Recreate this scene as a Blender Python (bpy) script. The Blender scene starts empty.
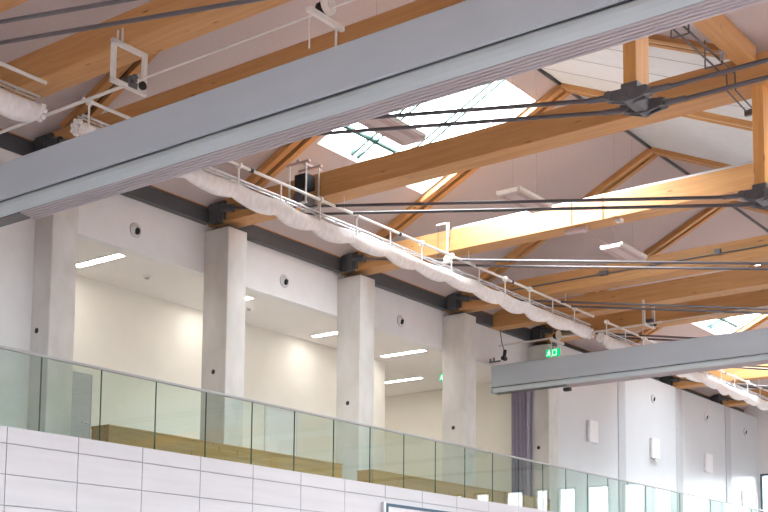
import bpy, bmesh, math, random
from mathutils import Vector, Matrix
random.seed(7)
PI = math.pi
scene = bpy.context.scene
COL = scene.collection

# ------------------------------------------------------------------ materials
def new_mat(name):
    m = bpy.data.materials.new(name); m.use_nodes = True
    nt = m.node_tree; nt.nodes.clear()
    out = nt.nodes.new('ShaderNodeOutputMaterial')
    return m, nt, out

def principled(nt, out, rough=.6, metal=0., spec=.4):
    b = nt.nodes.new('ShaderNodeBsdfPrincipled')
    b.inputs['Roughness'].default_value = rough
    b.inputs['Metallic'].default_value = metal
    b.inputs['Specular IOR Level'].default_value = spec
    nt.links.new(b.outputs[0], out.inputs[0])
    return b

def noise_mat(name, c1, c2, scale=4., stretch=(1, 1, 1), rough=.6, metal=0., spec=.4, bump=0., detail=4.):
    m, nt, out = new_mat(name); b = principled(nt, out, rough, metal, spec)
    tc = nt.nodes.new('ShaderNodeTexCoord'); mp = nt.nodes.new('ShaderNodeMapping')
    mp.inputs['Scale'].default_value = stretch
    nz = nt.nodes.new('ShaderNodeTexNoise'); nz.inputs['Scale'].default_value = scale; nz.inputs['Detail'].default_value = detail
    rp = nt.nodes.new('ShaderNodeValToRGB')
    rp.color_ramp.elements[0].position = .3; rp.color_ramp.elements[1].position = .7
    rp.color_ramp.elements[0].color = (*c1, 1); rp.color_ramp.elements[1].color = (*c2, 1)
    L = nt.links.new
    L(tc.outputs['Object'], mp.inputs[0]); L(mp.outputs[0], nz.inputs['Vector']); L(nz.outputs['Fac'], rp.inputs[0])
    L(rp.outputs[0], b.inputs['Base Color'])
    if bump:
        bp = nt.nodes.new('ShaderNodeBump'); bp.inputs['Strength'].default_value = bump; bp.inputs['Distance'].default_value = .02
        L(nz.outputs['Fac'], bp.inputs['Height']); L(bp.outputs[0], b.inputs['Normal'])
    return m

def wood_mat(name, c1, c2, knot, stretch=(.5, 9, 9), rough=.5):
    m, nt, out = new_mat(name); b = principled(nt, out, rough, 0, .35)
    L = nt.links.new; N = nt.nodes.new
    tc = N('ShaderNodeTexCoord'); oi = N('ShaderNodeObjectInfo')
    ad = N('ShaderNodeVectorMath'); ad.operation = 'ADD'
    sc = N('ShaderNodeVectorMath'); sc.operation = 'SCALE'; sc.inputs['Scale'].default_value = 40
    L(oi.outputs['Location'], sc.inputs[0]); L(tc.outputs['Object'], ad.inputs[0]); L(sc.outputs[0], ad.inputs[1])
    mp = N('ShaderNodeMapping'); mp.inputs['Scale'].default_value = stretch; L(ad.outputs[0], mp.inputs[0])
    nz = N('ShaderNodeTexNoise'); nz.inputs['Scale'].default_value = 1.6; nz.inputs['Detail'].default_value = 6; nz.inputs['Distortion'].default_value = .6
    L(mp.outputs[0], nz.inputs['Vector'])
    rp = N('ShaderNodeValToRGB'); rp.color_ramp.elements[0].position = .3; rp.color_ramp.elements[1].position = .72
    rp.color_ramp.elements[0].color = (*c1, 1); rp.color_ramp.elements[1].color = (*c2, 1); L(nz.outputs['Fac'], rp.inputs[0])
    mp2 = N('ShaderNodeMapping'); mp2.inputs['Scale'].default_value = (1.3, 6, 6) if stretch[0] < 1 else (6, 6, 1.3)
    L(ad.outputs[0], mp2.inputs[0])
    vo = N('ShaderNodeTexVoronoi'); vo.inputs['Scale'].default_value = 1.2; L(mp2.outputs[0], vo.inputs['Vector'])
    r2 = N('ShaderNodeValToRGB'); r2.color_ramp.elements[0].position = .05; r2.color_ramp.elements[1].position = .13
    r2.color_ramp.elements[0].color = (1, 1, 1, 1); r2.color_ramp.elements[1].color = (0, 0, 0, 1); L(vo.outputs['Distance'], r2.inputs[0])
    mx = N('ShaderNodeMix'); mx.data_type = 'RGBA'; L(r2.outputs[0], mx.inputs['Factor']); L(rp.outputs[0], mx.inputs['A'])
    mx.inputs['B'].default_value = (*knot, 1); L(mx.outputs['Result'], b.inputs['Base Color'])
    return m

def plain(name, c, rough=.5, metal=0., spec=.4):
    k = .93
    return noise_mat(name, tuple(x * k for x in c), c, 9., (1, 1, 1), rough, metal, spec)

def emit_mat(name, c, s):
    m, nt, out = new_mat(name); e = nt.nodes.new('ShaderNodeEmission')
    e.inputs[0].default_value = (*c, 1); e.inputs[1].default_value = s
    nt.links.new(e.outputs[0], out.inputs[0]); return m

def glass_mat(name, tint, refl=1.0):
    m, nt, out = new_mat(name); L = nt.links.new; N = nt.nodes.new
    t = N('ShaderNodeBsdfTransparent'); t.inputs[0].default_value = (*tint, 1)
    g = N('ShaderNodeBsdfGlossy'); g.inputs['Roughness'].default_value = .01
    fr = N('ShaderNodeFresnel'); fr.inputs[0].default_value = 1.5
    # front surface only carries the mirror image, so a pane's two faces do not double it
    mu = N('ShaderNodeMath'); mu.operation = 'MULTIPLY'; mu.inputs[1].default_value = refl; L(fr.outputs[0], mu.inputs[0])
    ge = N('ShaderNodeNewGeometry'); iv = N('ShaderNodeMath'); iv.operation = 'SUBTRACT'; iv.inputs[0].default_value = 1
    L(ge.outputs['Backfacing'], iv.inputs[1])
    m2 = N('ShaderNodeMath'); m2.operation = 'MULTIPLY'; L(mu.outputs[0], m2.inputs[0]); L(iv.outputs[0], m2.inputs[1])
    m3 = N('ShaderNodeMath'); m3.operation = 'MINIMUM'; m3.inputs[1].default_value = 1; L(m2.outputs[0], m3.inputs[0])
    mx = N('ShaderNodeMixShader'); L(m3.outputs[0], mx.inputs[0]); L(t.outputs[0], mx.inputs[1]); L(g.outputs[0], mx.inputs[2])
    L(mx.outputs[0], out.inputs[0]); return m

M = {}
M['timber'] = wood_mat('timber', (.46, .225, .08), (.56, .30, .12), (.24, .10, .035))
M['timber_z'] = wood_mat('timber_post', (.58, .28, .085), (.70, .37, .13), (.30, .12, .035), (9, 9, .5))
M['bench'] = wood_mat('bench_wood', (.33, .21, .085), (.44, .28, .125), (.26, .13, .05), (9, .5, 9))
M['ceil'] = noise_mat('ceiling_board', (.50, .43, .425), (.54, .465, .46), 30., (1, 1, 1), .9, 0, .1)
M['ceil_lit'] = noise_mat('skylit_ceiling_sheet', (.70, .735, .77), (.74, .775, .81), 5., (1, 1, 1), .6, 0, .3)  # paler copy of the ceiling colour, skylight brightness painted in
M['concrete'] = noise_mat('concrete', (.53, .505, .475), (.66, .64, .62), 2.2, (1, 1, .5), .75, 0, .3, .05, 7)
M['white'] = noise_mat('white_paint', (.74, .74, .75), (.78, .78, .79), 2.5, (1, 1, 1), .6, 0, .3)
M['white_gloss'] = noise_mat('white_panel', (.56, .58, .61), (.60, .62, .65), .6, (1, 1, 1), .28, 0, .45)
M['cream'] = noise_mat('cream_paint', (.73, .70, .635), (.76, .73, .665), 1.5, (1, 1, 1), .7, 0, .2)
M['galceil'] = noise_mat('gallery_ceiling_paint', (.80, .77, .75), (.82, .79, .77), 3, (1, 1, 1), .8, 0, .2)
M['clad'] = noise_mat('white_cladding', (.55, .54, .57), (.60, .59, .62), 1.5, (1, .3, 5), .5, 0, .4)
M['joint'] = plain('joint_grey', (.30, .29, .32), .8)
M['floor'] = noise_mat('sports_floor', (.46, .385, .365), (.52, .44, .415), 1.2, (1, 1, 1), .4, 0, .4)
M['galfloor'] = plain('gallery_floor_grey', (.70, .68, .66), .6)
M['housing'] = noise_mat('grey_blue_fabric', (.45, .50, .56), (.49, .54, .60), 1.2, (.4, 2, 2), .6, 0, .3)
M['lip'] = noise_mat('grey_green_fabric', (.49, .57, .61), (.54, .61, .65), 1.6, (.5, 2, 4), .55, 0, .35)
M['leaf'] = noise_mat('curtain_leaf', (.44, .40, .43), (.47, .43, .46), 1., (.3, .3, .3), .6, 0, .3)
M['leafdark'] = plain('curtain_seam', (.14, .11, .13), .8)
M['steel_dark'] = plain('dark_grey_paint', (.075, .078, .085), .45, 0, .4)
M['steel'] = plain('grey_casting', (.13, .125, .135), .45, .3, .5)
M['rod'] = plain('rod_steel', (.12, .105, .115), .35, .4, .5)
M['whitemetal'] = plain('white_metal', (.74, .71, .68), .4, 0, .5)
M['alu'] = plain('aluminium', (.62, .62, .64), .32, .75, .5)
M['black'] = plain('black_plastic', (.012, .012, .013), .5)
M['net'] = noise_mat('white_net', (.74, .70, .69), (.86, .83, .82), 7., (1, 2, 1), .85, 0, .15, .4)
M['purple'] = noise_mat('purple_cloth', (.36, .33, .42), (.42, .39, .48), 2, (4, 4, .3), .9, 0, .1)
M['lamp'] = noise_mat('pinkish_panel', (.50, .39, .37), (.56, .44, .42), 3, (1, 1, 1), .5, 0, .4)
M['blue'] = plain('dark_blue_paint', (.03, .075, .13), .4)
M['board'] = plain('board_white', (.72, .73, .74), .4)
M['winframe'] = plain('blue_grey_window_frame', (.035, .075, .10), .4)
M['skyframe'] = plain('green_grey_bar', (.05, .12, .11), .5)
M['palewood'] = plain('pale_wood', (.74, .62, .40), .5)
M['rosy'] = plain('rosy_louvre', (.42, .31, .29), .5)
M['rail'] = plain('handrail_metal', (.42, .42, .43), .45, .3, .5)
M['doorgrey'] = plain('door_grey', (.46, .47, .48), .5)
M['painted_concrete'] = plain('painted_concrete', (.49, .50, .53), .45)
M['strapbrown'] = plain('strap_brown', (.25, .12, .05), .5)
M['boxwhite'] = plain('bright_white_plastic', (.80, .80, .82), .5)
M['red'] = plain('red_plastic', (.45, .03, .03), .4)
M['rough_wood_edge'] = plain('wall_plate_wood', (.55, .23, .06), .6)
M['pane'] = glass_mat('balustrade_glass', (.865, .925, .895), 1.25)
M['paneedge'] = plain('green_glass_edge', (.045, .12, .09), .25, 0, .5)
M['clear'] = glass_mat('window_glass', (.96, .98, .98), .6)
M['strip'] = emit_mat('strip_lamp', (1, .955, .89), 25.0)
M['green'] = emit_mat('exit_green', (.0, .50, .17), 1.0)
M['signwhite'] = emit_mat('exit_white', (.80, 1.0, .86), 1.0)

# ------------------------------------------------------------------ mesh builder
class MB:
    def __init__(s): s.v = []; s.f = []; s.mi = []; s.sm = []
    def add(s, vs, fs, mi=0, smooth=False):
        o = len(s.v); s.v += [tuple(v) for v in vs]
        for f in fs: s.f.append(tuple(o + i for i in f)); s.mi.append(mi); s.sm.append(smooth)
        return s
    def box(s, x0, x1, y0, y1, z0, z1, mi=0):
        v = [(x0, y0, z0), (x1, y0, z0), (x1, y1, z0), (x0, y1, z0), (x0, y0, z1), (x1, y0, z1), (x1, y1, z1), (x0, y1, z1)]
        return s.add(v, [(0, 3, 2, 1), (4, 5, 6, 7), (0, 1, 5, 4), (1, 2, 6, 5), (2, 3, 7, 6), (3, 0, 4, 7)], mi)
    def cbox(s, x0, x1, y0, y1, z0, z1, c, axis='x', mi=0):
        # box with chamfered long edges, extruded along axis
        if axis == 'x': a, b = (y0, y1), (z0, z1)
        elif axis == 'y': a, b = (x0, x1), (z0, z1)
        else: a, b = (x0, x1), (y0, y1)
        p = [(a[0] + c, b[0]), (a[1] - c, b[0]), (a[1], b[0] + c), (a[1], b[1] - c), (a[1] - c, b[1]), (a[0] + c, b[1]), (a[0], b[1] - c), (a[0], b[0] + c)]
        if axis == 'x': f = lambda q, t: (t, q[0], q[1]); e = (x0, x1)
        elif axis == 'y': f = lambda q, t: (q[0], t, q[1]); e = (y0, y1)
        else: f = lambda q, t: (q[0], q[1], t); e = (z0, z1)
        return s.prism([f(q, e[0]) for q in p], [f(q, e[1]) for q in p], mi)
    def prism(s, A, B, mi=0, smooth=False, caps=True):
        n = len(A); fs = [(i, (i + 1) % n, n + (i + 1) % n, n + i) for i in range(n)]
        s.add(list(A) + list(B), fs, mi, smooth)
        if caps: s.add(A, [tuple(range(n - 1, -1, -1))], mi); s.add(B, [tuple(range(n))], mi)
        return s
    def tube(s, p0, p1, r, n=10, mi=0, r1=None):
        p0 = Vector(p0); p1 = Vector(p1); d = (p1 - p0).normalized()
        u = d.orthogonal().normalized(); w = d.cross(u); r1 = r if r1 is None else r1
        c = [(math.cos(2 * PI * i / n), math.sin(2 * PI * i / n)) for i in range(n)]
        return s.prism([p0 + (u * a + w * b) * r for a, b in c], [p1 + (u * a + w * b) * r1 for a, b in c], mi, True)
    def path(s, pts, r, n=8, mi=0):
        for a, b in zip(pts[:-1], pts[1:]): s.tube(a, b, r, n, mi)
        return s
    def torus(s, c, axis, R, r, n=20, m=8, mi=0):
        c = Vector(c); d = Vector(axis).normalized(); u = d.orthogonal().normalized(); w = d.cross(u)
        vs = []; fs = []
        for i in range(n):
            a = 2 * PI * i / n; e = u * math.cos(a) + w * math.sin(a)
            for j in range(m):
                b = 2 * PI * j / m; vs.append(c + e * (R + r * math.cos(b)) + d * (r * math.sin(b)))
        for i in range(n):
            for j in range(m):
                fs.append((i * m + j, i * m + (j + 1) % m, ((i + 1) % n) * m + (j + 1) % m, ((i + 1) % n) * m + j))
        return s.add(vs, fs, mi, True)
    def mesh(s, name, mats):
        me = bpy.data.meshes.new(name); me.from_pydata(s.v, [], s.f)
        for m in mats: me.materials.append(m)
        me.polygons.foreach_set('material_index', s.mi); me.polygons.foreach_set('use_smooth', s.sm)
        bm = bmesh.new(); bm.from_mesh(me); bmesh.ops.recalc_face_normals(bm, faces=bm.faces[:]); bm.to_mesh(me); bm.free()
        me.update(); return me
    def build(s, name, mats, parent=None, loc=(0, 0, 0), label=None):
        if not isinstance(mats, (list, tuple)): mats = [mats]
        o = bpy.data.objects.new(name, s.mesh(name, mats)); COL.objects.link(o); o.location = loc
        if parent is not None: o.parent = parent
        if label: o['label'] = label
        return o

def tag(o, label, cat, group=None):
    o['label'] = label; o['category'] = cat
    if group: o['group'] = group
    return o
def thing(name, label, cat, loc=(0, 0, 0), group=None, roty=0):
    o = bpy.data.objects.new(name, None); COL.objects.link(o); o.empty_display_size = .2
    o.location = loc; o.rotation_euler = (0, roty, 0); return tag(o, label, cat, group)
def struct(name, mb, mats):
    o = mb.build(name, mats); o['kind'] = 'structure'; return o
def copy_tree(o, parent=None):
    c = o.copy(); COL.objects.link(c)
    if parent is not None: c.parent = parent
    for ch in list(o.children): copy_tree(ch, c)
    return c

# ------------------------------------------------------------------ main measures (metres)
S = 3.97
def col_y(i): return 12.24 + S * (i - 1)            # near face of column i
def ax(i): return col_y(i) + .2525                   # axis of column i
YN, YE = -7.0, 43.0                                  # near and far end walls
XF = 29.7                                            # facade opposite the gallery
ZG = 4.3                                             # gallery floor
SPAN = 9.9; RIDGE = 4.75; EAVE = 9.63; SL = .49
ZR = EAVE + SL * RIDGE
SLB = (ZR - EAVE) / (SPAN - RIDGE)

# ------------------------------------------------------------------ setting
struct('floor', MB().box(-8.5, 30.2, YN - .3, YE + .3, -.25, 0), M['floor'])
struct('floor_gallery', MB().box(-8.5, 1.30, YN, YE, ZG - .35, ZG), M['galfloor'])
# cladding of the gallery parapet: real panels with open joints over a dark backing
mb = MB()
zs = [4.304, 4.07, 3.635, 3.20, 2.765, 2.33, 1.895, 1.46, 1.025, .59, .0]
y = 11.81 - 1.25 * 15
mb.box(1.30, 1.335, YN, YE, 0, 4.26, 1)
while y < YE:
    for a, b in zip(zs[:-1], zs[1:]):
        mb.box(1.336, 1.362, max(y + .007, YN), min(y + 1.243, YE), b + .007, a - (.0 if a == 4.304 else .007), 0)
    y += 1.25
mb.box(1.24, 1.336, YN, YE, 4.262, 4.302, 0)
struct('wall_parapet', mb, [M['clad'], M['joint']])
# wall behind the columns: solid left of the first column, a band above the gallery opening
struct('wall_left', MB().box(-.83, -.46, YN, col_y(1) + .25, ZG, 9.07).box(-.83, -.63, YN, col_y(1) + .25, 9.07, 9.33), M['white'])
mb = MB().box(-.83, -.63, col_y(1) + .25, col_y(5) + .5, 8.15, 9.33).box(-.83, -.63, col_y(5) + .5, YE, ZG, 9.33)
struct('wall_upper', mb, M['white'])
# gallery room
struct('ceiling_gallery', MB().box(-8.5, -.83, 11.0, col_y(5) + .5, 8.15, 8.35), M['galceil'])
struct('wall_gallery_back', MB().box(-2.88, -2.68, 11.0, 24.6, ZG, 8.15), M['cream'])
struct('wall_gallery_recess', MB().box(-8.5, -2.88, 24.4, 24.6, ZG, 8.15).box(-8.7, -8.5, 24.4, 28.5, ZG, 8.15), M['cream'])
struct('wall_gallery_end', MB().box(-8.5, -.63, 28.35, 28.55, ZG, 8.15), M['cream'])
struct('wall_gallery_near', MB().box(-2.68, -.83, 10.8, 11.0, ZG, 8.15), M['cream'])
# wall flush with the columns further along, with slim vertical strips where columns are clad
mb = MB()
c5 = col_y(5) + .505
mb.box(-.25, -.025, c5, YE, ZG, 9.06, 0)
struct('wall_right', mb, [M['white_gloss']])
for k in (6, 7, 8):
    struct('trim_%d' % (k - 5), MB().cbox(-.03, -.005, col_y(k) + .02, col_y(k) + .48, ZG, 9.05, .006, 'z'), M['painted_concrete'])
# end walls and facade with cut openings
def wall_with_openings(name, axis, pos, thick, a0, a1, z0, z1, openings, mat):
    mb = MB(); cuts = sorted(openings)
    def put(p, q, zb, zt):
        if q - p < 1e-4 or zt - zb < 1e-4: return
        if axis == 'y': mb.box(p, q, min(pos, pos + thick), max(pos, pos + thick), zb, zt)
        else: mb.box(min(pos, pos + thick), max(pos, pos + thick), p, q, zb, zt)
    prev = a0
    for (p, q, zb, zt) in cuts:
        put(prev, p, z0, z1); put(p, q, z0, zb); put(p, q, zt, z1); prev = q
    put(prev, a1, z0, z1)
    return struct(name, mb, mat)
WN = [0]
def window(axis, pos, thick, p, q, zb, zt, mat='winframe', fw=.07, rails=()):
    WN[0] += 1
    mb = MB(); t0, t1 = (min(pos, pos + thick) - .03, min(pos, pos + thick) + .09)
    def put(a, b, c, d):
        if axis == 'y': mb.box(a, b, t0, t1, c, d)
        else: mb.box(t0, t1, a, b, c, d)
    put(p, p + fw, zb, zt); put(q - fw, q, zb, zt); put(p + fw, q - fw, zb, zb + fw); put(p + fw, q - fw, zt - fw, zt)
    for r in rails: put(p + fw, q - fw, r - fw / 2, r + fw / 2)
    o = struct('window_%d' % WN[0], mb, M[mat])
    g = MB(); m0 = (t0 + t1) / 2
    if axis == 'y': g.box(p + fw, q - fw, m0 - .005, m0 + .005, zb + fw, zt - fw)
    else: g.box(m0 - .005, m0 + .005, p + fw, q - fw, zb + fw, zt - fw)
    g.build('pane', M['clear'], o)
EO = [(a, b, .35, 7.02) for a, b in [(.06, 1.12), (1.48, 2.50), (2.92, 4.02), (4.43, 5.58), (5.89, 6.69), (6.97, 7.91), (8.42, 9.46), (9.88, 10.72), (11.10, 11.78), (12.22, 13.16), (13.83, 14.65), (15.15, 16.20)]]
EO += [(16.6 + 1.45 * k, 17.65 + 1.45 * k, .35, 7.02) for k in range(8)]
wall_with_openings('wall_end', 'y', YE, .3, -8.5, XF + .3, 0, 12.6, EO, M['white'])
for (p, q, a, b) in EO: window('y', YE, .3, p, q, a, b, rails=(2.4,))
FO = [(YN + .6 + S * k, YN + .6 + S * k + 3.3, .6, 8.2) for k in range(12)]
wall_with_openings('wall_facade', 'x', XF, .3, YN - .3, YE + .3, 0, 9.8, FO, M['white'])
for (p, q, a, b) in FO: window('x', XF, .3, p, q, a, b, rails=(3.0, 5.6))
NO = [(3.2 + 2.6 * k, 4.6 + 2.6 * k, .6, 7.6) for k in range(10)]  # windows added to the unseen near wall, to brighten sides facing the camera
wall_with_openings('wall_near', 'y', YN - .3, .3, -8.5, XF + .3, 0, 12.6, NO, M['white'])
for (p, q, a, b) in NO: window('y', YN - .3, .3, p, q, a, b, rails=(3.0,))

# roof: three gables, ridges parallel to the gallery; skylights in every fourth bay of a rising slope
SKY = [(ax(2) + .42, ax(3) - .22), (ax(6) + .42, ax(7) - .22)]
SX0, SX1 = 1.56, 4.24
def slope_slab(mb, xa, za, xb, zb, y0, y1, mi=0, t=.28):
    mb.prism([(xa, y0, za), (xb, y0, zb), (xb, y0, zb + t), (xa, y0, za + t)], [(xa, y1, za), (xb, y1, zb), (xb, y1, zb + t), (xa, y1, za + t)], mi)
cn = 0
for g in range(3):
    x0 = SPAN * g; zf = lambda x: EAVE + SL * (x - x0)
    mb = MB(); xs = x0 - (1.0 if g == 0 else 0)
    prev = YN - .3
    for (a, b) in SKY:
        slope_slab(mb, xs, zf(xs), x0 + RIDGE, ZR, prev, a)
        slope_slab(mb, xs, zf(xs), x0 + SX0, zf(x0 + SX0), a, b)
        slope_slab(mb, x0 + SX1, zf(x0 + SX1), x0 + RIDGE, ZR, a, b)
        prev = b
    slope_slab(mb, xs, zf(xs), x0 + RIDGE, ZR, prev, YE + .3)
    cn += 1; struct('ceiling_%d' % cn, mb, M['ceil'])
    mb = MB()
    if g == 0:
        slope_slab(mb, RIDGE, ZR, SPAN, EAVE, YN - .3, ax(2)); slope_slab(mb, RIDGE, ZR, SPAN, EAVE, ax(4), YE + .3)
    else: slope_slab(mb, x0 + RIDGE, ZR, x0 + SPAN + (.3 if g == 2 else 0), EAVE - (.3 * SLB if g == 2 else 0), YN - .3, YE + .3)
    cn += 1; struct('ceiling_%d' % cn, mb, M['ceil'])
# skylight brightness painted as paler ceiling on two falling bays: flat sheets with dark seams, then fine ribs
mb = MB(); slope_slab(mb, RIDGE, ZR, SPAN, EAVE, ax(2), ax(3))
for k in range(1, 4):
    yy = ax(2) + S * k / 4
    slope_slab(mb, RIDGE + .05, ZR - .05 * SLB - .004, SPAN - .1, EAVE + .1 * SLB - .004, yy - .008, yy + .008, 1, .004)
struct('ceiling_7', mb, [M['ceil_lit'], M['joint']])
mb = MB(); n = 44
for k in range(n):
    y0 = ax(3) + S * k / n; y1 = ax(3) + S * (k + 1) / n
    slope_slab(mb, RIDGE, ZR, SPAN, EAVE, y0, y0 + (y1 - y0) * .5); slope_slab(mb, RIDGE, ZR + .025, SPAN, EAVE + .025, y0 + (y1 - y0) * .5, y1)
struct('ceiling_8', mb, M['ceil_lit'])
struct('trim_4', MB().tube((RIDGE, YN, ZR - .03), (RIDGE, YE, ZR - .03), .035, 8), M['steel_dark'])
# skylight windows
for g in range(3):
    for (a, b) in SKY:
        x0 = SPAN * g; zf = lambda x: EAVE + SL * (x - x0); WN[0] += 1
        mb = MB(); xa, xb = x0 + SX0, x0 + SX1
        n = 3; w = (b - a) / n
        for k in range(n + 1):
            for d in ((-.09, .09) if 0 < k < n else ()):
                yy = a + w * k + d
                slope_slab(mb, xa, zf(xa) + .10, xb, zf(xb) + .10, yy - .026, yy + .026, 0, .06)
        for xx in (xa + .42,):
            slope_slab(mb, xx - .026, zf(xx - .026) + .10, xx + .026, zf(xx + .026) + .10, a, b, 0, .05)
        o = struct('window_%d' % WN[0], mb, M['skyframe'])
        gm = MB(); slope_slab(gm, xa, zf(xa) + .19, xb, zf(xb) + .19, a, b, 0, .01); gm.build('pane', M['clear'], o)

# gallery doors in the back wall, a door by the end wall
def door(n, x, y0, y1, z1, leafmat, sgn=1):
    mb = MB(); fw = .07
    mb.box(x, x + .03, y0 - fw, y0, ZG, z1 + fw).box(x, x + .03, y1, y1 + fw, ZG, z1 + fw).box(x, x + .03, y0, y1, z1, z1 + fw)
    d = struct('door_%d' % n, mb, M['whitemetal'])
    MB().box(x, x + .012, y0, y1, ZG, z1).build('leaf', M[leafmat], d)
    MB().tube((x + .01, y1 - .10, ZG + 1.05), (x + .07, y1 - .10, ZG + 1.05), .012).tube((x + .07, y1 - .10, ZG + 1.05), (x + .07, y1 - .24, ZG + 1.05), .012).build('handle', M['alu'], d)
door(1, -2.68, 14.35, 15.32, ZG + 1.99, 'doorgrey')
door(2, -2.68, 20.25, 21.25, ZG + 2.08, 'white')
door(3, -.025, 41.5, 42.75, ZG + 1.95, 'doorgrey')

# ------------------------------------------------------------------ concrete columns
ORD = {0: 'zeroth', 1: 'first', 2: 'second', 3: 'third', 4: 'fourth', 5: 'fifth'}
collab = {1: 'grey concrete column farthest from the exit sign, its top hidden behind the nearer partition housing',
          2: 'second grey concrete column from the left, the tallest one fully in view',
          3: 'middle grey concrete column of the five, where the first wooden bench ends',
          4: 'fourth grey concrete column from the left, in front of the cream end wall',
          5: 'concrete column beside the purple curtain, below the exit sign'}
mb = MB().cbox(-.63, 0, -.2525, .2525, ZG, 8.95, .012, 'z'); colmesh = mb.mesh('shaft', [M['concrete']])
holemesh = MB().tube((-.31, -.256, 6.23), (-.31, -.245, 6.23), .047, 20).mesh('conduit_hole', [M['black']])
platemesh = MB().box(-.5, -.06, -.2, .2, 8.95, 9.0).mesh('bearing_plate', [M['steel_dark']])
for i in range(1, 6):
    t = thing('concrete_column', collab[i], 'column', (0, ax(i), 0), 'concrete columns along the gallery')
    t.location = (0, ax(i), ZG)
    for nm, me, lb in (('shaft', colmesh, None), ('conduit_hole', holemesh, 'round black hole'), ('bearing_plate', platemesh, 'dark steel bearing plate')):
        o = bpy.data.objects.new(nm, me); COL.objects.link(o); o.parent = t; o.location = (0, 0, -ZG)
        if lb: o['label'] = lb

# dark steel edge beams between the columns
beamlab = {0: 'short end of dark grey steel beam above the left white wall, over the nearer partition housing',
           1: 'dark grey steel beam over the first round wall nozzle, between first and second columns',
           2: 'dark grey steel beam between second and third concrete columns', 3: 'dark grey steel beam between third and fourth concrete columns',
           4: 'dark grey steel beam between fourth and fifth concrete columns',
           5: 'dark steel beam on top of the glossy white wall just past the exit sign', 6: 'dark steel beam over the white wall box in the middle of its three',
           7: 'dark steel beam on the glossy white wall over the farthest white wall box', 8: 'dark steel beam meeting the end wall above the corner door'}
for i in range(0, 9):
    y0, y1 = ax(i) + .26, ax(i + 1) - .26
    if i == 8: y1 = YE
    t = thing('steel_edge_beam', beamlab[i], 'beam', (-.55, (y0 + y1) / 2, 9.1), 'dark steel beams along the wall head')
    h = (y1 - y0) / 2
    m = MB().box(-.07, .08, -h, h, -.015, .005).box(-.07, .08, -h, h, .25, .27).box(.02, .06, -h, h, .005, .25)
    m.build('web', M['steel_dark'], t)
    MB().box(-.06, .07, -h, h, .27, .305).build('wall_plate', M['rough_wood_edge'], t, label='thin orange timber strip')

# ------------------------------------------------------------------ girders with rods and posts
GW = .22
def girder_mesh(): return MB().cbox(-.58, XF - .05, -GW, GW, .07, .51, .008, 'x')
def make_truss(loc, label):
    t = thing('girder_truss', label, 'girder', loc, 'underspanned timber girders')
    girder_mesh().build('girder', M['timber'], t)
    for x in (10.04, 19.70):
        MB().cbox(x - .08, x + .08, -.17, .17, -1.36, .07, .006, 'z').build('post', M['timber_z'], t)
        b = MB()
        b.box(x - .10, x + .10, -.19, .19, -1.45, -1.34)
        b.cbox(x - .09, x + .09, -.13, .13, -1.57, -1.43, .03, 'y')
        for sy in (-.2, .2):
            b.tube((x, sy - .075, -1.50), (x, sy + .075, -1.50), .088, 18)
            b.tube((x, sy - .095, -1.50), (x, sy + .095, -1.50), .045, 8)
            for sx in (-1, 1):
                dz = .045 if (sx < 0) == (x < 15) else 0.0
                for e in (-.045, .045):
                    b.prism([(x + sx * .03, sy + e - .012, -1.585), (x + sx * .03, sy + e + .012, -1.585), (x + sx * .03, sy + e + .012, -1.425), (x + sx * .03, sy + e - .012, -1.425)],
                            [(x + sx * .27, sy + e - .012, -1.55 + dz), (x + sx * .27, sy + e + .012, -1.55 + dz), (x + sx * .27, sy + e + .012, -1.46 + dz), (x + sx * .27, sy + e - .012, -1.46 + dz)])
                b.tube((x + sx * .22, sy - .075, -1.502 + dz * .8), (x + sx * .22, sy + .075, -1.502 + dz * .8), .052, 14)
                b.tube((x + sx * .20, sy, -1.505 + dz * .8), (x + sx * .36, sy, -1.51 + dz * 1.3), .045, 10, 0, .036)
                b.tube((x + sx * .34, sy, -1.51 + dz * 1.25), (x + sx * .50, sy, -1.515 + dz * 1.75), .034, 10)
        b.build('node_casting', M['steel'], t)
    for sy in (-1, 1):
        MB().tube((-.25, sy * .26, .34), (9.68, sy * .2, -1.46), .026, 10).build('tie_rod', M['rod'], t)
        MB().tube((10.4, sy * .2, -1.52), (19.34, sy * .2, -1.52), .026, 10).build('tie_rod', M['rod'], t)
        MB().tube((20.08, sy * .2, -1.46), (XF - .1, sy * .26, .34), .026, 10).build('tie_rod', M['rod'], t)
    b = MB().box(-.50, -.10, -.285, .285, .10, .46)
    for sy in (-1, 1):
        b.tube((-.55, sy * .27, .40), (.12, sy * .26, .275), .075, 12).box(-.42, -.18, sy * .27 - .08, sy * .27 + .08, .06, .42)
    b.build('end_shoe', M['steel_dark'], t, label='dark grey steel end shoe')
    return t
tl = {0: 'girder truss out of frame above, only its two dark tie rods crossing the upper left',
      1: 'girder truss behind the near housing, its post and steel node hanging at upper right',
      2: 'orange girder crossing in front of the skylight, resting on the second column',
      3: 'pale lit girder with skylight shining on its side, from the third column',
      4: 'orange girder above the fourth column, first behind the pale lit girder',
      5: 'orange girder just behind the far partition housing, from the exit sign column',
      6: 'orange girder past the far housing, first over the glossy white wall', 7: 'orange girder over the white wall, third from the end wall',
      8: 'orange girder closest to the far end wall'}
proto = None
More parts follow.
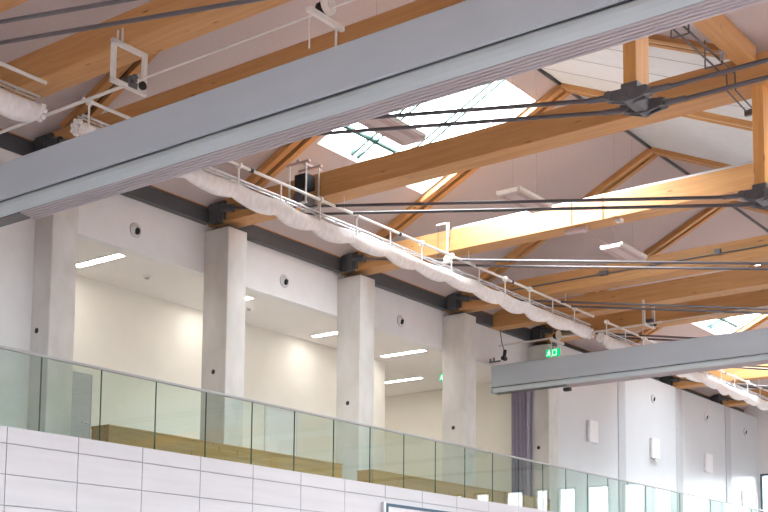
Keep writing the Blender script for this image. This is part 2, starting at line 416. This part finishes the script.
for i in range(0, 9):
    Y = ax(i) + (.09 if i == 0 else 0)
    if proto is None: proto = make_truss((0, Y, 9.0), tl[i]); t = proto
    else: t = copy_tree(proto); t.location = (0, Y, 9.0); t['label'] = tl[i]
    if i == 4:
        MB().tube((-.3, -.245, .30), (28.5, -.245, .25), .016, 8).box(3.55, 3.75, -.29, -.222, .26, .36).box(6.2, 6.32, -.29, -.222, .27, .38).build('conduit', M['steel'], t, label='thin grey conduit')
    if i == 3:
        MB().box(2.3, 9.7, -.215, -.16, .51, .55).build('cable_tray', M['alu'], t, label='slim metal tray on top')
        for x in (5.0, 5.65): MB().box(x - .012, x + .012, -.232, -.22, .06, .52).build('strap', M['strapbrown'], t, label='brown strap')
        MB().cbox(4.78, 5.22, -.09, .06, .0, .07, .01, 'x').build('junction_box', M['lamp'], t, label='pinkish junction box')
        MB().tube((5.1, .06, .03), (5.1, 1.22, .02), .008, 6).build('lamp_cable', M['lamp'], t)
        MB().cbox(5.85, 5.97, -.12, .0, .01, .07, .01, 'x').build('junction_box', M['whitemetal'], t, label='small white junction box')
for Y, lb in ((10.5, 'orange timber girder at upper left with the square white frame hung from it'), (26.40, 'orange timber girder carrying the small far white frame, between two rod-braced girders')):
    o = girder_mesh().build('partition_girder', M['timber'], None, (0, Y, 9.0)); tag(o, lb, 'girder', 'plain timber girders above the partitions')

# rafters: two planks with a dark gap
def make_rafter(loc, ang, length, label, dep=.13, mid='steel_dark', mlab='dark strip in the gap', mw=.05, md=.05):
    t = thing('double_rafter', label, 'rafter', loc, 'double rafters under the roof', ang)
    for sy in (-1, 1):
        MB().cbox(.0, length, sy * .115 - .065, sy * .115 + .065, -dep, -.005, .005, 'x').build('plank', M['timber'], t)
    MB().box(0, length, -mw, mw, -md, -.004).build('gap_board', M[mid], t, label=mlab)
    return t
LA = math.hypot(RIDGE, ZR - EAVE); AA = -math.atan(SL)
LB_ = math.hypot(SPAN - RIDGE, ZR - EAVE); AB = math.atan(SLB)
bay = {0: 'the upper left corner girder rods', 1: 'the first column', 2: 'the second column', 3: 'the third column', 4: 'the fourth column', 5: 'the exit sign column', 6: 'the nearest white wall box',
       7: 'the middle white wall box', 8: 'the farthest white wall box'}
pa = pb = None
for i in range(1, 9):
    la = 'double rafter rising from the eave above %s' % bay[i]
    lb = 'double rafter falling from ridge to valley, in line with %s' % bay[i]
    if pa is None:
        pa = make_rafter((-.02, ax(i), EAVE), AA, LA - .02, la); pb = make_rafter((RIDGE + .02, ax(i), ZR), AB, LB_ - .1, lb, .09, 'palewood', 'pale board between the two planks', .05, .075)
    else:
        a = copy_tree(pa); a.location.y = ax(i); a['label'] = la; b = copy_tree(pb); b.location.y = ax(i); b['label'] = lb
# valley beams along the wall direction, between girders
vb = None
vl = {1: 'orange valley beam at upper right corner, running between the two nearest posts', 2: 'orange valley beam behind the post at the right picture edge'}
for i in range(0, 8):
    if vb is None: vb = MB().cbox(-.13, .13, -S / 2 + .225, S / 2 - .225, 0, .24, .008, 'y').build('valley_beam', wood_mat('timber_y', (.46, .225, .08), (.56, .30, .12), (.24, .10, .035), (9, .5, 9)), None)
    o = vb if i == 0 else vb.copy()
    if i: COL.objects.link(o)
    o.location = (9.93, ax(i) + S / 2, 9.37)
    tag(o, vl.get(i, 'orange valley beam lying between girders in line with %s' % bay[i]), 'beam', 'valley beams between girders')

# ------------------------------------------------------------------ partition housings with folded curtain
def make_housing(loc, label, x0, xs, up=0.):
    t = thing('partition_housing', label, 'partition housing', loc, 'divider curtain housings')
    x1 = 29.4
    MB().cbox(x0, x1, 0, .42, .50, 1.05, .015, 'x').build('fascia', M['housing'], t, label='smooth grey fascia')
    # lower lip: slightly bulging, below a shadow gap
    n = 60; mb = MB(); prof = [(.05, .495), (.01, .45), (-.005, .40), (.0, .33), (.015, .27), (.022, .255), (.028, .272), (.30, .272), (.34, .30), (.34, .495)]
    rings = []
    rng = random.Random(3)
    ph = [rng.uniform(0, 6) for _ in range(4)]
    for k in range(n + 1):
        x = x0 + .02 + (x1 - x0 - .04) * k / n
        w = .006 * math.sin(x * 1.7 + ph[0]) + .004 * math.sin(x * 3.9 + ph[1])
        rings.append([(x, py + (w if py < .06 else 0), pz + (.3 * w if pz < .4 else 0) + up * min(1, (.495 - pz) / .2)) for py, pz in prof])
    m = len(prof); vs = [v for r in rings for v in r]
    fs = [(k * m + j, k * m + (j + 1) % m, (k + 1) * m + (j + 1) % m, (k + 1) * m + j) for k in range(n) for j in range(m)]
    mb.add(vs, fs, 0, False); mb.add(rings[0], [tuple(range(m))]); mb.add(rings[-1], [tuple(range(m))])
    mb.build('lip', M['lip'], t, label='paler soft lower lip')
    MB().box(x0 + .01, x1 - .01, .025, .39, .49, .502).build('painted_shadow_gap', M['steel_dark'], t)  # dark strip painted in for the shade under the overhanging fascia
    # folded leaves: long ribs side by side underneath
    mb = MB(); k = 5; w = .27 / k
    for j in range(k):
        y0 = .03 + j * w; zb = .238 - .006 * j + up
        pr = [(y0 + .010, .29), (y0 + .010, zb + .010), (y0 + .016, zb + .002), (y0 + w / 2, zb), (y0 + w - .016, zb + .002), (y0 + w - .010, zb + .010), (y0 + w - .010, .29)]
        mb.prism([(xs, a, b + (up if b == .29 else 0)) for a, b in pr], [(x1 - .1, a, b + (up if b == .29 else 0)) for a, b in pr], 0)
    mb.box(xs + .02, x1 - .12, .032, .298, .262 + up, .285 + up, 1)
    mb.build('folded_curtain', [M['leaf'], M['leafdark']], t, label='striped bundle of folded curtain')
    MB().box(x0 + .06, xs - .02, .04, .28, .25 + up, .272 + up).build('bottom_rail', M['steel'], t, label='plain grey bottom end')
    MB().cbox(x0 - .02, x0, .005, .40, .25 + up, 1.04, .005, 'x').build('end_cap', M['housing'], t)
    return t
h1 = make_housing((0, 10.3, 7.0), 'long grey partition housing slanting across the upper left in front of everything', -.5, 1.75)
h2 = make_housing((0, 26.18, 7.04), 'far grey partition housing at right, above the purple curtain', -.53, 1.55, .10)
MB().cbox(1.44, 1.60, .10, .24, .215, .30, .02, 'x').build('end_clip', M['black'], h2, label='small black clip')

# ------------------------------------------------------------------ lifting net: rail and rolled white net per hall third
XR = 2.56
def make_rail(y0, y1, label, step=1.0):
    t = thing('net_rail', label, 'rail', (XR, (y0 + y1) / 2, 8.4), 'net hoist rails under the girders')
    c = (y0 + y1) / 2
    MB().tube((0, y0 - c, .42), (0, y1 - c, .42), .026, 10).build('upper_tube', M['whitemetal'], t)
    m = MB().tube((-.06, y0 - c + .05, .22), (-.06, y1 - c - .05, .22), .018, 8).tube((-.16, y0 - c + .05, .22), (-.16, y1 - c - .05, .22), .014, 8)
    yy = y0 + .1
    while yy < y1: m.tube((-.16, yy - c, .22), (-.06, yy - c, .22), .012, 6); yy += .33
    m.build('lower_rail', M['alu'], t)
    yy = y0 + .12; k = 0
    while yy < y1 - .05:
        MB().box(-.012, .004, yy - c - .014, yy - c + .014, .06, .44).build('hanger', M['whitemetal'], t)
        if k % 3 != 1:
            MB().tube((0, yy - c - .02, .42), (0, yy - c + .02, .42), .06, 16).tube((-.03, yy - c, .42), (.05, yy - c, .42), .03, 10).build('pulley', M['whitemetal'], t)
        if k % 4 == 3:
            MB().tube((0, yy - c + .25, .42), (0, yy - c + .31, .42), .036, 12).build('collar', M['black'], t)
        yy += step; k += 1
    # suspension rods up to the girders
    for i in range(0, 10):
        Y = ax(i)
        if y0 < Y < y1:
            MB().tube((.0, Y - c, .44), (.0, Y - c, .67), .009, 8).build('suspension_rod', M['whitemetal'], t)
    return t
def make_net(y0, y1, label, seed):
    rng = random.Random(seed); n = int((y1 - y0) * 14); m = 16; c = (y0 + y1) / 2
    mb = MB(); rings = []
    ph = [rng.uniform(0, 6) for _ in range(5)]
    for k in range(n + 1):
        u = (y1 - y0) * k / n; yy = y0 + u - c
        sag = abs(math.sin(PI * (u - .12) / 1.0)) ** .6
        big = .5 + .5 * math.sin(u * .9 + ph[0])
        r = .092 + .034 * sag + .006 * math.sin(u * 5.3 + ph[1]) + .012 * big
        zc = .0 - .075 * sag * (.6 + .5 * big); xc = -.12 + .02 * math.sin(u * 2.3 + ph[2])
        if k < 2 or k > n - 2: r *= .8
        ring = []
        for j in range(m):
            a = 2 * PI * j / m
            w = 1 + .10 * math.sin(3 * a + u * 1.7 + ph[3]) + .05 * math.sin(7 * a + u * 4 + ph[4])
            ring.append((xc + r * w * math.cos(a) * .95, yy, zc + r * w * math.sin(a) * 1.12))
        rings.append(ring)
    vs = [v for r_ in rings for v in r_]
    fs = [(k * m + j, k * m + (j + 1) % m, (k + 1) * m + (j + 1) % m, (k + 1) * m + j) for k in range(n) for j in range(m)]
    mb.add(vs, fs, 0, True); mb.add(rings[0], [tuple(range(m))]); mb.add(rings[-1], [tuple(range(m))])
    # gathered knots of cloth at both ends
    for yy in (y0 - c, y1 - c):
        for j in range(7):
            a = 2 * PI * j / 7
            mb.tube((-.10 + .08 * math.cos(a), yy - .03, -.03 + .09 * math.sin(a)), (-.10 + .09 * math.cos(a), yy + .03, -.03 + .10 * math.sin(a)), .035, 8)
    o = mb.build('rolled_net', M['net'], None, (XR, c, 8.46)); return tag(o, label, 'net', 'rolled white nets')
segs = [(4.0, 10.08, 'at upper left, ending near the square white frame', 11), (10.70, 25.74, 'in the middle, running past the column tops', 5), (26.28, 41.6, 'beyond the far housing, near the end wall', 23)]
for (a, b, w, sd) in segs:
    make_rail(a, b, 'white net hoist rail ' + w); make_net(a, b, 'rolled white net ' + w, sd)

# drive shafts, square bearing frames and hangers at the two partitions
def make_frame(loc, label):
    t = thing('bearing_frame', label, 'bracket', loc, 'square frames carrying the drive shafts')
    q = .26; r = .031
    MB().cbox(-r, r, -q - r, q + r, -q - r, -q + r, .006, 'y').cbox(-r, r, -q - r, q + r, q - r, q + r, .006, 'y').cbox(-r, r, -q - r, -q + r, -q, q, .006, 'z').cbox(-r, r, q - r, q + r, -q, q, .006, 'z').build('square_frame', M['whitemetal'], t)
    MB().box(-.055, -.035, -.17, -.15, .26, .46).box(.035, .055, -.17, -.15, .26, .46).box(-.055, .055, -.168, -.15, .26, .29).build('hanging_strap', M['whitemetal'], t)
    b = MB().box(-.05, .05, -.03, .11, -.27, -.13).tube((-.09, .04, -.15), (.09, .04, -.15), .055, 12); b.build('bearing_block', M['steel'], t, label='grey bearing block')
    MB().tube((.05, .18, -.20), (.09, .18, -.20), .055, 14).build('collar', M['black'], t)
    return t
for dy, w, w2 in ((0, 'large square white frame hung from a timber girder at upper left', 'thin white drive shaft slanting over the near partition housing'),
                  (15.88, 'small far square white frame hung from a girder above the far housing', 'thin white drive shaft above the far partition housing')):
    f = make_frame((3.90, 10.36, 8.775) if not dy else (3.62, 26.45, 8.86), w)
    s = MB().tube((-.4, 10.45 + dy, 8.61), (4.0, 10.45 + dy, 8.61), .024, 10).tube((4.0, 10.45 + dy, 8.61), (29, 10.45 + dy, 8.61), .013, 10).build('drive_shaft', M['whitemetal']); tag(s, w2, 'shaft', 'partition drive shafts')
    for k, x in enumerate((7.15, 1.25) if dy else (7.15,)):
        lb = {(0, 0): 'pulley bracket with hanging cords over the near housing', 
              (0, 1): 'pulley bracket over the far housing, right of its small square frame', (1, 1): 'pulley bracket over the left end of the far housing, next to the rolled net end'}[(k, 1 if dy else 0)]
        t = thing('shaft_hanger', lb, 'bracket', (x, 10.45 + dy, 8.05), 'shaft hangers over the housings')
        MB().box(-.03, .03, -.30, .32, .43, .49).build('bar', M['whitemetal'], t)
        MB().tube((.045, -.02, .60), (.085, -.02, .60), .12, 20).tube((.03, -.02, .60), (.10, -.02, .60), .04, 12).build('pulley', M['whitemetal'], t)
        MB().tube((-.04, -.05, .56), (-.01, -.05, .56), .08, 16).build('collar', M['black'], t)
        MB().tube((0, -.27, .45), (0, -.27, .0), .010, 6).build('cord', M['whitemetal'], t)
        MB().tube((0, .2, .45), (0, .2, .0), .014, 6).build('cord', M['whitemetal'], t)

# hoist motor hung on the second column's girder
t = thing('hoist_motor', 'black hoist motor hanging in a light metal frame above the rolled net', 'motor', (2.02, 16.02, 8.80))
MB().box(-.13, .13, -.12, .12, .36, .62).cbox(-.10, .10, -.15, .15, .40, .58, .03, 'y').build('motor_body', M['black'], t)
MB().tube((-.06, -.13, .22), (-.06, .13, .22), .10, 14).box(-.16, .02, -.06, .06, .08, .34).tube((.1, -.1, .14), (.1, .1, .14), .07, 12).build('gearbox', M['steel'], t, label='grey gearbox')
for dx, dy in ((-.20, -.17), (.18, -.17), (-.20, .17), (.18, .17)): MB().box(dx - .012, dx + .012, dy - .012, dy + .012, .05, .80).build('frame_rod', M['whitemetal'], t)
MB().box(-.27, .25, -.19, -.13, .78, .82).box(-.27, .25, .13, .19, .78, .82).box(-.03, .03, -.19, .42, .82, .86).build('mounting_bar', M['lamp'], t)
for yy in (-.18, .15): MB().box(-.20, .20, yy, yy + .03, .05, .09).build('base_bar', M['whitemetal'], t)
MB().box(-.06, .02, -.15, -.08, .02, .06).build('cable_clamp', M['red'], t, label='red clamp')
# small pale clamp on the lit girder
t = thing('girder_clamp', 'small pale clamp bracket on the side of the brightly lit girder', 'bracket', (2.12, 20.17, 8.85))
MB().box(-.16, .12, -.02, .02, .78, .81).box(.085, .12, -.02, .02, .0, .81).box(.12, .14, -.02, .02, .5, .80).build('bracket_arm', M['whitemetal'], t)
MB().tube((-.13, -.0, .79), (-.13, -.0, .0), .006, 6).build('cord', M['steel'], t)
MB().tube((.1, -.04, .05), (.1, .04, .05), .07, 16).box(-.05, .22, -.04, .03, -.03, .0).build('pulley', M['whitemetal'], t)
# cable guide rods under the valley beam
t = thing('cable_guide', 'thin dark metal guide rods hanging beside the orange valley beam at upper right', 'cable guide', (9.78, 14.9, 9.3))
m = MB()
for dx, dz in ((-.16, -.02), (-.02, -.02), (-.09, .06)): m.tube((dx, -2.1, dz), (dx, 1.25, dz), .014, 8)
m.build('guide_rods', M['rod'], t)
for yy in (-.35, .75):
    MB().path([(-.22, yy, .30), (-.22, yy, -.10), (.02, yy, -.10), (.02, yy, .30)], .012).build('hanger', M['steel'], t)
MB().box(-.0, .05, .72, .78, -.05, .10).tube((.02, .68, .06), (.02, .84, .06), .025).build('end_bracket', M['alu'], t)
m = MB().path([(-.10, 1.2, .0), (-.10, 1.22, -.28), (-.10, 2.05, -.34)], .012).path([(.02, 1.2, .0), (.02, 1.22, -.3), (.02, 2.1, -.36)], .012).box(-.14, .06, 1.95, 2.0, -.38, -.30)
m.build('lower_hook', M['rod'], t)

# suspended flat panels between girders
plab = ['flat pinkish hanging luminaire in front of the skylight', 'flat pinkish hanging luminaire above the pale lit girder', 'flat pinkish hanging luminaire below the pale lit girder, seen above the long bright rods']
for k, yy in enumerate((14.45, 18.35, 22.2)):
    t = thing('hanging_luminaire', plab[k], 'ceiling lamp', (5.1, yy, 8.98), 'flat luminaires hung between girders')
    MB().cbox(-.22, .22, -.56, .56, .0, .05, .01, 'y').build('panel_body', M['lamp'], t)
    MB().box(-.24, -.20, -.56, .56, .03, .09).box(.20, .24, -.56, .56, .03, .09).box(-.2, .2, -.59, -.55, .0, .07).box(-.2, .2, .55, .59, .0, .07).build('rim', M['whitemetal'], t)
    for sx in (-.15, .15):
        MB().box(sx - .05, sx + .05, -.45, .45, -.008, .004).build('louvre', M['rosy'], t)
    for sy in (-.4, .4): MB().tube((0, sy, .05), (0, sy, 2.55), .0015, 6).build('cord', M['steel'], t)

# ------------------------------------------------------------------ gallery balustrade
t = thing('glass_balustrade', 'greenish glass balustrade with slim metal handrail along the gallery edge', 'balustrade', (1.27, 20, ZG))
yb = 11.14 - 1.107 * 12
k = 0
pm = MB()
w = 1.107 - .014
pm.add([(-.008, 0, 0), (.008, 0, 0), (.008, w, 0), (-.008, w, 0), (-.008, 0, 1.10), (.008, 0, 1.10), (.008, w, 1.10), (-.008, w, 1.10)],
       [(1, 2, 6, 5), (3, 0, 4, 7)], 0)
pm.add([(-.008, 0, 0), (.008, 0, 0), (.008, w, 0), (-.008, w, 0), (-.008, 0, 1.10), (.008, 0, 1.10), (.008, w, 1.10), (-.008, w, 1.10)],
       [(0, 3, 2, 1), (4, 5, 6, 7), (0, 1, 5, 4), (2, 3, 7, 6)], 1)
bmesh_pane = pm.mesh('glass_panel', [M['pane'], M['paneedge']])
bm = bmesh.new(); bm.from_mesh(bmesh_pane); bmesh.ops.remove_doubles(bm, verts=bm.verts[:], dist=1e-5); bmesh.ops.recalc_face_normals(bm, faces=bm.faces[:]); bm.to_mesh(bmesh_pane); bm.free()
y = yb
while y < YE - .05:
    if y > 5:
        o = bpy.data.objects.new('glass_panel', bmesh_pane); COL.objects.link(o); o.parent = t; o.location = (.03, y + .007 - 20, .006)
        if y + 1.1 > YE: o.scale.y = (YE - y - .01) / w
    y += 1.107
MB().cbox(.0, .06, 5 - 20, YE - 20, 1.10, 1.14, .008, 'y')  .build('handrail', M['rail'], t, label='slim grey metal handrail')
MB().box(.04, .064, 5 - 20, YE - 20, .002, .012).build('base_channel', M['clad'], t)

# benches
def bench(y0, y1, label):
    t = thing('wooden_bench', label, 'bench', (.28, (y0 + y1) / 2, ZG), 'long wooden benches behind the glass')
    h = (y1 - y0) / 2
    MB().cbox(-.22, .22, -h, h, .42, .46, .006, 'y').build('seat', M['bench'], t)
    MB().box(.185, .21, -h + .005, h - .005, 0, .42).build('front_board', M['bench'], t)
    MB().box(-.21, -.185, -h + .005, h - .005, 0, .42).build('back_board', M['bench'], t)
    for sy in (-1, 1): MB().box(-.185, .185, sy * (h - .02) - .015, sy * (h - .02) + .015, 0, .42).build('end_board', M['bench'], t)
bench(13.1, 19.05, 'long wooden bench at left, from first column to the middle column')
bench(20.05, 27.3, 'long wooden bench at right, from the middle column towards the purple curtain')

# purple curtain
n = 72; mb = MB(); A = []; B = []
for k in range(n + 1):
    x = -1.07 + .60 * k / n; yy = 28.02 + .075 * math.sin(k / n * 2 * PI * 5.5) + .015 * math.sin(k * .7)
    A.append((x, yy))
for side in (0, .012):
    pass
vs = [(x, yy, z) for z in (ZG + .03, 6.2, 8.1) for x, yy in A] + [(x, yy + .012, z) for z in (ZG + .03, 6.2, 8.1) for x, yy in A]
N1 = n + 1; fs = []
for r in range(2):
    for k in range(n):
        fs.append((r * N1 + k, r * N1 + k + 1, (r + 1) * N1 + k + 1, (r + 1) * N1 + k)); o3 = 3 * N1
        fs.append((o3 + r * N1 + k + 1, o3 + r * N1 + k, o3 + (r + 1) * N1 + k, o3 + (r + 1) * N1 + k + 1))
mb.add(vs, fs, 0, True)
t = thing('drape_curtain', 'gathered purple-grey curtain hanging beside the exit sign column', 'curtain', (-.68, 28.02, ZG))
o = mb.build('cloth', M['purple'], t, (.68, -28.02, -ZG))
MB().tube((-.42, .006, 3.82), (.22, .006, 3.82), .015).build('curtain_rail', M['steel'], t)

# round wall nozzles
nl = ['round white air nozzle between the first and second columns', 'round white air nozzle between the second and third columns', 'round white air nozzle between the third and fourth columns',
      'round air nozzle on the glossy white wall nearest the far housing', 'round air nozzle on the glossy white wall beside the bright reflection', 'round air nozzle on the glossy white wall nearest the end wall']
for lb, (x, y, z) in zip(nl, [(-.63, 14.5, 8.54), (-.63, 18.47, 8.52), (-.63, 22.45, 8.50), (-.025, 34.46, 8.45), (-.025, 38.45, 8.45), (-.025, 41.85, 8.40)]):
    t = thing('air_nozzle', lb, 'air nozzle', (x, y, z), 'round air nozzles in the wall')
    MB().torus((.012, 0, 0), (1, 0, 0), .105, .018, 24, 8).tube((.0, 0, 0), (.016, 0, 0), .105, 24).torus((.01, 0, 0), (1, 0, 0), .126, .007, 24, 6, 1).torus((.018, 0, 0), (1, 0, 0), .085, .006, 24, 6, 1).build('ring', [M['white'], M['joint']], t)
    MB().tube((.014, .03, -.01), (.05, .045, -.02), .062, 20, 0, .055).build('opening', M['black'], t, label='black opening')
# white wall boxes
bl = ['white wall box nearest to the exit sign column', 'white wall box in the middle of the three', 'white wall box farthest along the glossy wall']
for lb, y in zip(bl, (30.22, 34.18, 38.22)):
    t = thing('wall_box', lb, 'wall box', (-.025, y + .25, 6.92), 'white boxes on the glossy wall')
    MB().cbox(.0, .11, -.25, .25, -.30, .30, .02, 'z').build('case', M['boxwhite'], t)
    MB().box(.11, .115, -.22, .22, -.27, .27).build('front_grille', M['boxwhite'], t)
    if y == 34.18: MB().box(.02, .09, -.06, .12, -.38, -.305).build('cable_entry', M['whitemetal'], t)

# gallery ceiling strip lamps and detectors
ll = ['glowing strip lamp in the gallery ceiling right of the first column', 'glowing strip lamp mostly hidden behind the second column', 'glowing strip lamp beside the middle column, left of it',
      'glowing strip lamp between third and fourth columns, the upper one', 'glowing strip lamp between third and fourth columns, the lower one', 'added unseen strip lamp deep in the gallery recess, behind the end of the back wall', 'added unseen strip lamp at the far back of the gallery recess']
for lb, (xa, xb, y) in zip(ll, [(-2.2, -.93, 14.47), (-2.25, -1.06, 17.96), (-2.26, -1.0, 21.32), (-2.27, -.99, 23.92), (-4.25, -3.0, 26.6), (-6.75, -5.5, 26.6), (-8.2, -7.0, 25.6)]):  # last two lamps are added out of view to brighten the recess
    t = thing('strip_lamp', lb, 'ceiling lamp', ((xa + xb) / 2, y, 8.15), 'strip lamps in the gallery ceiling')
    h = (xb - xa) / 2
    MB().box(-h - .02, h + .02, -.10, -.085, -.02, -.0).box(-h - .02, h + .02, .085, .10, -.02, 0).box(-h - .02, -h, -.085, .085, -.02, 0).box(h, h + .02, -.085, .085, -.02, 0).build('frame', M['white'], t)
    MB().box(-h, h, -.085, .085, -.015, -.003).build('diffuser', M['strip'], t)
for lb, (x, y) in zip(['small round detector in the gallery ceiling beside the first column', 'small round detector in the gallery ceiling beside the second column'], [(-1.64, 15.71), (-1.71, 18.6)]):
    t = thing('smoke_detector', lb, 'smoke detector', (x, y, 8.15), 'detectors in the gallery ceiling')
    MB().tube((0, 0, 0), (0, 0, -.03), .07, 18).build('base', M['white'], t); MB().tube((0, 0, -.03), (0, 0, -.06), .05, 18, 0, .035).build('sensor', M['lamp'], t)

# exit signs: running figure, doorway and arrow
def exit_sign(loc, label, w, h):
    t = thing('exit_sign', label, 'exit sign', loc, 'green exit signs')
    MB().box(-w / 2, w / 2, 0, .04, -h / 2, h / 2).build('case', M['green'], t)
    m = MB(); f = -.004; u = h
    m.box(-w * .02, w * .02 + u * .55, f, 0, -h * .38, h * .38)                     # doorway
    g = MB().box(u * .05, u * .50, f - .003, f, -h * .30, h * .30)
    b = MB()
    def seg(x0, z0, x1, z1, r): b.tube((x0, f, z0), (x1, f, z1), r, 8)
    cx = -w * .27
    b.tube((cx + .02 * u, f - .004, h * .28), (cx + .02 * u, 0, h * .28), h * .09, 14)
    seg(cx, h * .15, cx - .05 * u, -h * .06, h * .075); seg(cx - .05 * u, -h * .06, cx + .14 * u, -h * .18, h * .05); seg(cx + .14 * u, -h * .18, cx + .10 * u, -h * .38, h * .045)
    seg(cx - .05 * u, -h * .06, cx - .20 * u, -h * .28, h * .05); seg(cx - .20 * u, -h * .28, cx - .36 * u, -h * .28, h * .04)
    seg(cx, h * .14, cx + .2 * u, h * .02, h * .04); seg(cx, h * .14, cx - .22 * u, h * .05, h * .04)
    b.build('figure', M['signwhite'], t, label='white running figure')
    m.build('doorway', M['signwhite'], t, label='white doorway')
    a = MB(); ex = w * .36
    g.box(u * .12, u * .42, f - .004, f - .003, -h * .05, h * .05)
    g.build('arrow', M['green'], t, label='green arrow field')
    MB().tube((0, .02, h / 2), (0, .02, h / 2 + .1), .012, 8).build('hanger', M['steel'], t)
exit_sign((.20, 27.98, 8.66), 'green exit sign with white running figure at the top of the last column', .40, .20)
exit_sign((-1.98, 26.2, 7.97), 'tiny green exit sign under the gallery ceiling, half hidden behind the fourth column', .30, .18)

# framed board on the cladding at the bottom edge
t = thing('wall_board', 'white board with dark blue frame at the lower picture edge', 'board', (1.365, 20.55, 2.4))
MB().box(0, .07, -1.30, 1.30, 0, 1.55).build('panel', M['board'], t)
MB().box(.07, .085, -1.30, 1.30, 1.49, 1.55).box(.07, .085, -1.30, 1.30, 0, .06).box(.07, .085, -1.30, -1.24, .06, 1.49).box(.07, .085, 1.24, 1.30, .06, 1.49).build('frame', M['blue'], t)
MB().box(.0, .075, -1.36, -1.30, -.02, 1.57).build('edge_strip', M['alu'], t)
# small black camera hanging from a cable near the last column
t = thing('hanging_camera', 'small black device on a thin cable above the left end of the far housing', 'camera', (-.05, 26.0, 8.12))
MB().path([(-.12, 0, .80), (-.06, 0, .45), (0, 0, .28)], .012).build('cable', M['rod'], t)
MB().cbox(-.05, .05, -.07, .07, .02, .12, .02, 'y').tube((.0, 0, .1), (.03, 0, .28), .045, 12).build('body', M['black'], t)
MB().box(-.42, -.10, -.04, .02, .0, .03).box(-.40, -.38, -.04, .02, .0, .10).box(-.30, -.28, -.04, .02, .0, .12).build('mount', M['steel'], t)

# ------------------------------------------------------------------ daylight
w = bpy.data.worlds.new('overcast_sky'); scene.world = w; w.use_nodes = True
nt = w.node_tree; bg = nt.nodes['Background']; bg.inputs[0].default_value = (.90, .955, 1.0, 1)
tc = nt.nodes.new('ShaderNodeTexCoord'); sx = nt.nodes.new('ShaderNodeSeparateXYZ'); mr = nt.nodes.new('ShaderNodeMapRange')
mr.inputs['From Min'].default_value = 0; mr.inputs['From Max'].default_value = 1; mr.inputs['To Min'].default_value = 6.5; mr.inputs['To Max'].default_value = 27.0
gt = nt.nodes.new('ShaderNodeMath'); gt.operation = 'GREATER_THAN'; gt.inputs[1].default_value = -.01
mu = nt.nodes.new('ShaderNodeMath'); mu.operation = 'MULTIPLY_ADD'; mu.inputs[2].default_value = .8
sb = nt.nodes.new('ShaderNodeMath'); sb.operation = 'SUBTRACT'; sb.inputs[1].default_value = .8
nt.links.new(tc.outputs['Generated'], sx.inputs[0]); nt.links.new(sx.outputs['Z'], mr.inputs['Value']); nt.links.new(sx.outputs['Z'], gt.inputs[0])
nt.links.new(mr.outputs[0], sb.inputs[0]); nt.links.new(sb.outputs[0], mu.inputs[0]); nt.links.new(gt.outputs[0], mu.inputs[1]); nt.links.new(mu.outputs[0], bg.inputs[1])
def portal(loc, rot, sx, sy):
    l = bpy.data.lights.new('daylight_opening', 'AREA'); l.shape = 'RECTANGLE'; l.size = sx; l.size_y = sy; l.cycles.is_portal = True
    o = bpy.data.objects.new('daylight_opening', l); COL.objects.link(o); o.location = loc; o.rotation_euler = rot
portal((XF + .35, (YN + YE) / 2, 4.4), (0, PI / 2, 0), 7.8, YE - YN)
portal((16.5, YN - .35, 4.1), (PI / 2, 0, 0), 27, 7.2)
portal((14.5, YE + .35, 3.7), (-PI / 2, 0, 0), 29, 6.9)
for g in range(3):
    for (a, b) in SKY:
        xm = SPAN * g + (SX0 + SX1) / 2
        portal((xm - .12, (a + b) / 2, EAVE + SL * (SX0 + SX1) / 2 + .24), (0, AA, 0), 2.98, b - a)

sun = bpy.data.lights.new('hazy_sun', 'SUN'); sun.energy = 18; sun.angle = math.radians(24); sun.color = (1, .97, .92)
so = bpy.data.objects.new('hazy_sun', sun); COL.objects.link(so); so.rotation_euler = Vector((2.0, 1.75, -1.7)).to_track_quat('-Z', 'Y').to_euler()
# ------------------------------------------------------------------ camera
F, CY, yaw, pitch, roll = 1249., 490., .6496, .1075, .0094
f = Vector((-math.sin(yaw) * math.cos(pitch), math.cos(yaw) * math.cos(pitch), math.sin(pitch)))
r0 = Vector((math.cos(yaw), math.sin(yaw), 0)); u0 = r0.cross(f)
r = r0 * math.cos(roll) + u0 * math.sin(roll); u = u0 * math.cos(roll) - r0 * math.sin(roll)
cam = bpy.data.cameras.new('camera'); co = bpy.data.objects.new('camera', cam); COL.objects.link(co)
cam.sensor_fit = 'HORIZONTAL'; cam.sensor_width = 36; cam.lens = F / 768 * 36; cam.shift_y = (CY - 256) / 768
cam.clip_start = .05; cam.clip_end = 300
m = Matrix((r, u, -f)).transposed().to_4x4(); m.translation = Vector((16, 0, 1.6)); co.matrix_world = m
scene.camera = co
scene.view_settings.view_transform = 'Standard'; scene.view_settings.look = 'None'; scene.view_settings.gamma = 1; scene.view_settings.exposure = 0.6
scene.view_settings.use_curve_mapping = False
cy = scene.cycles
cy.max_bounces = 12; cy.diffuse_bounces = 7; cy.glossy_bounces = 4; cy.transparent_max_bounces = 24; cy.transmission_bounces = 6
cy.sample_clamp_indirect = 6.0; cy.use_denoising = True; cy.caustics_reflective = False; cy.caustics_refractive = False
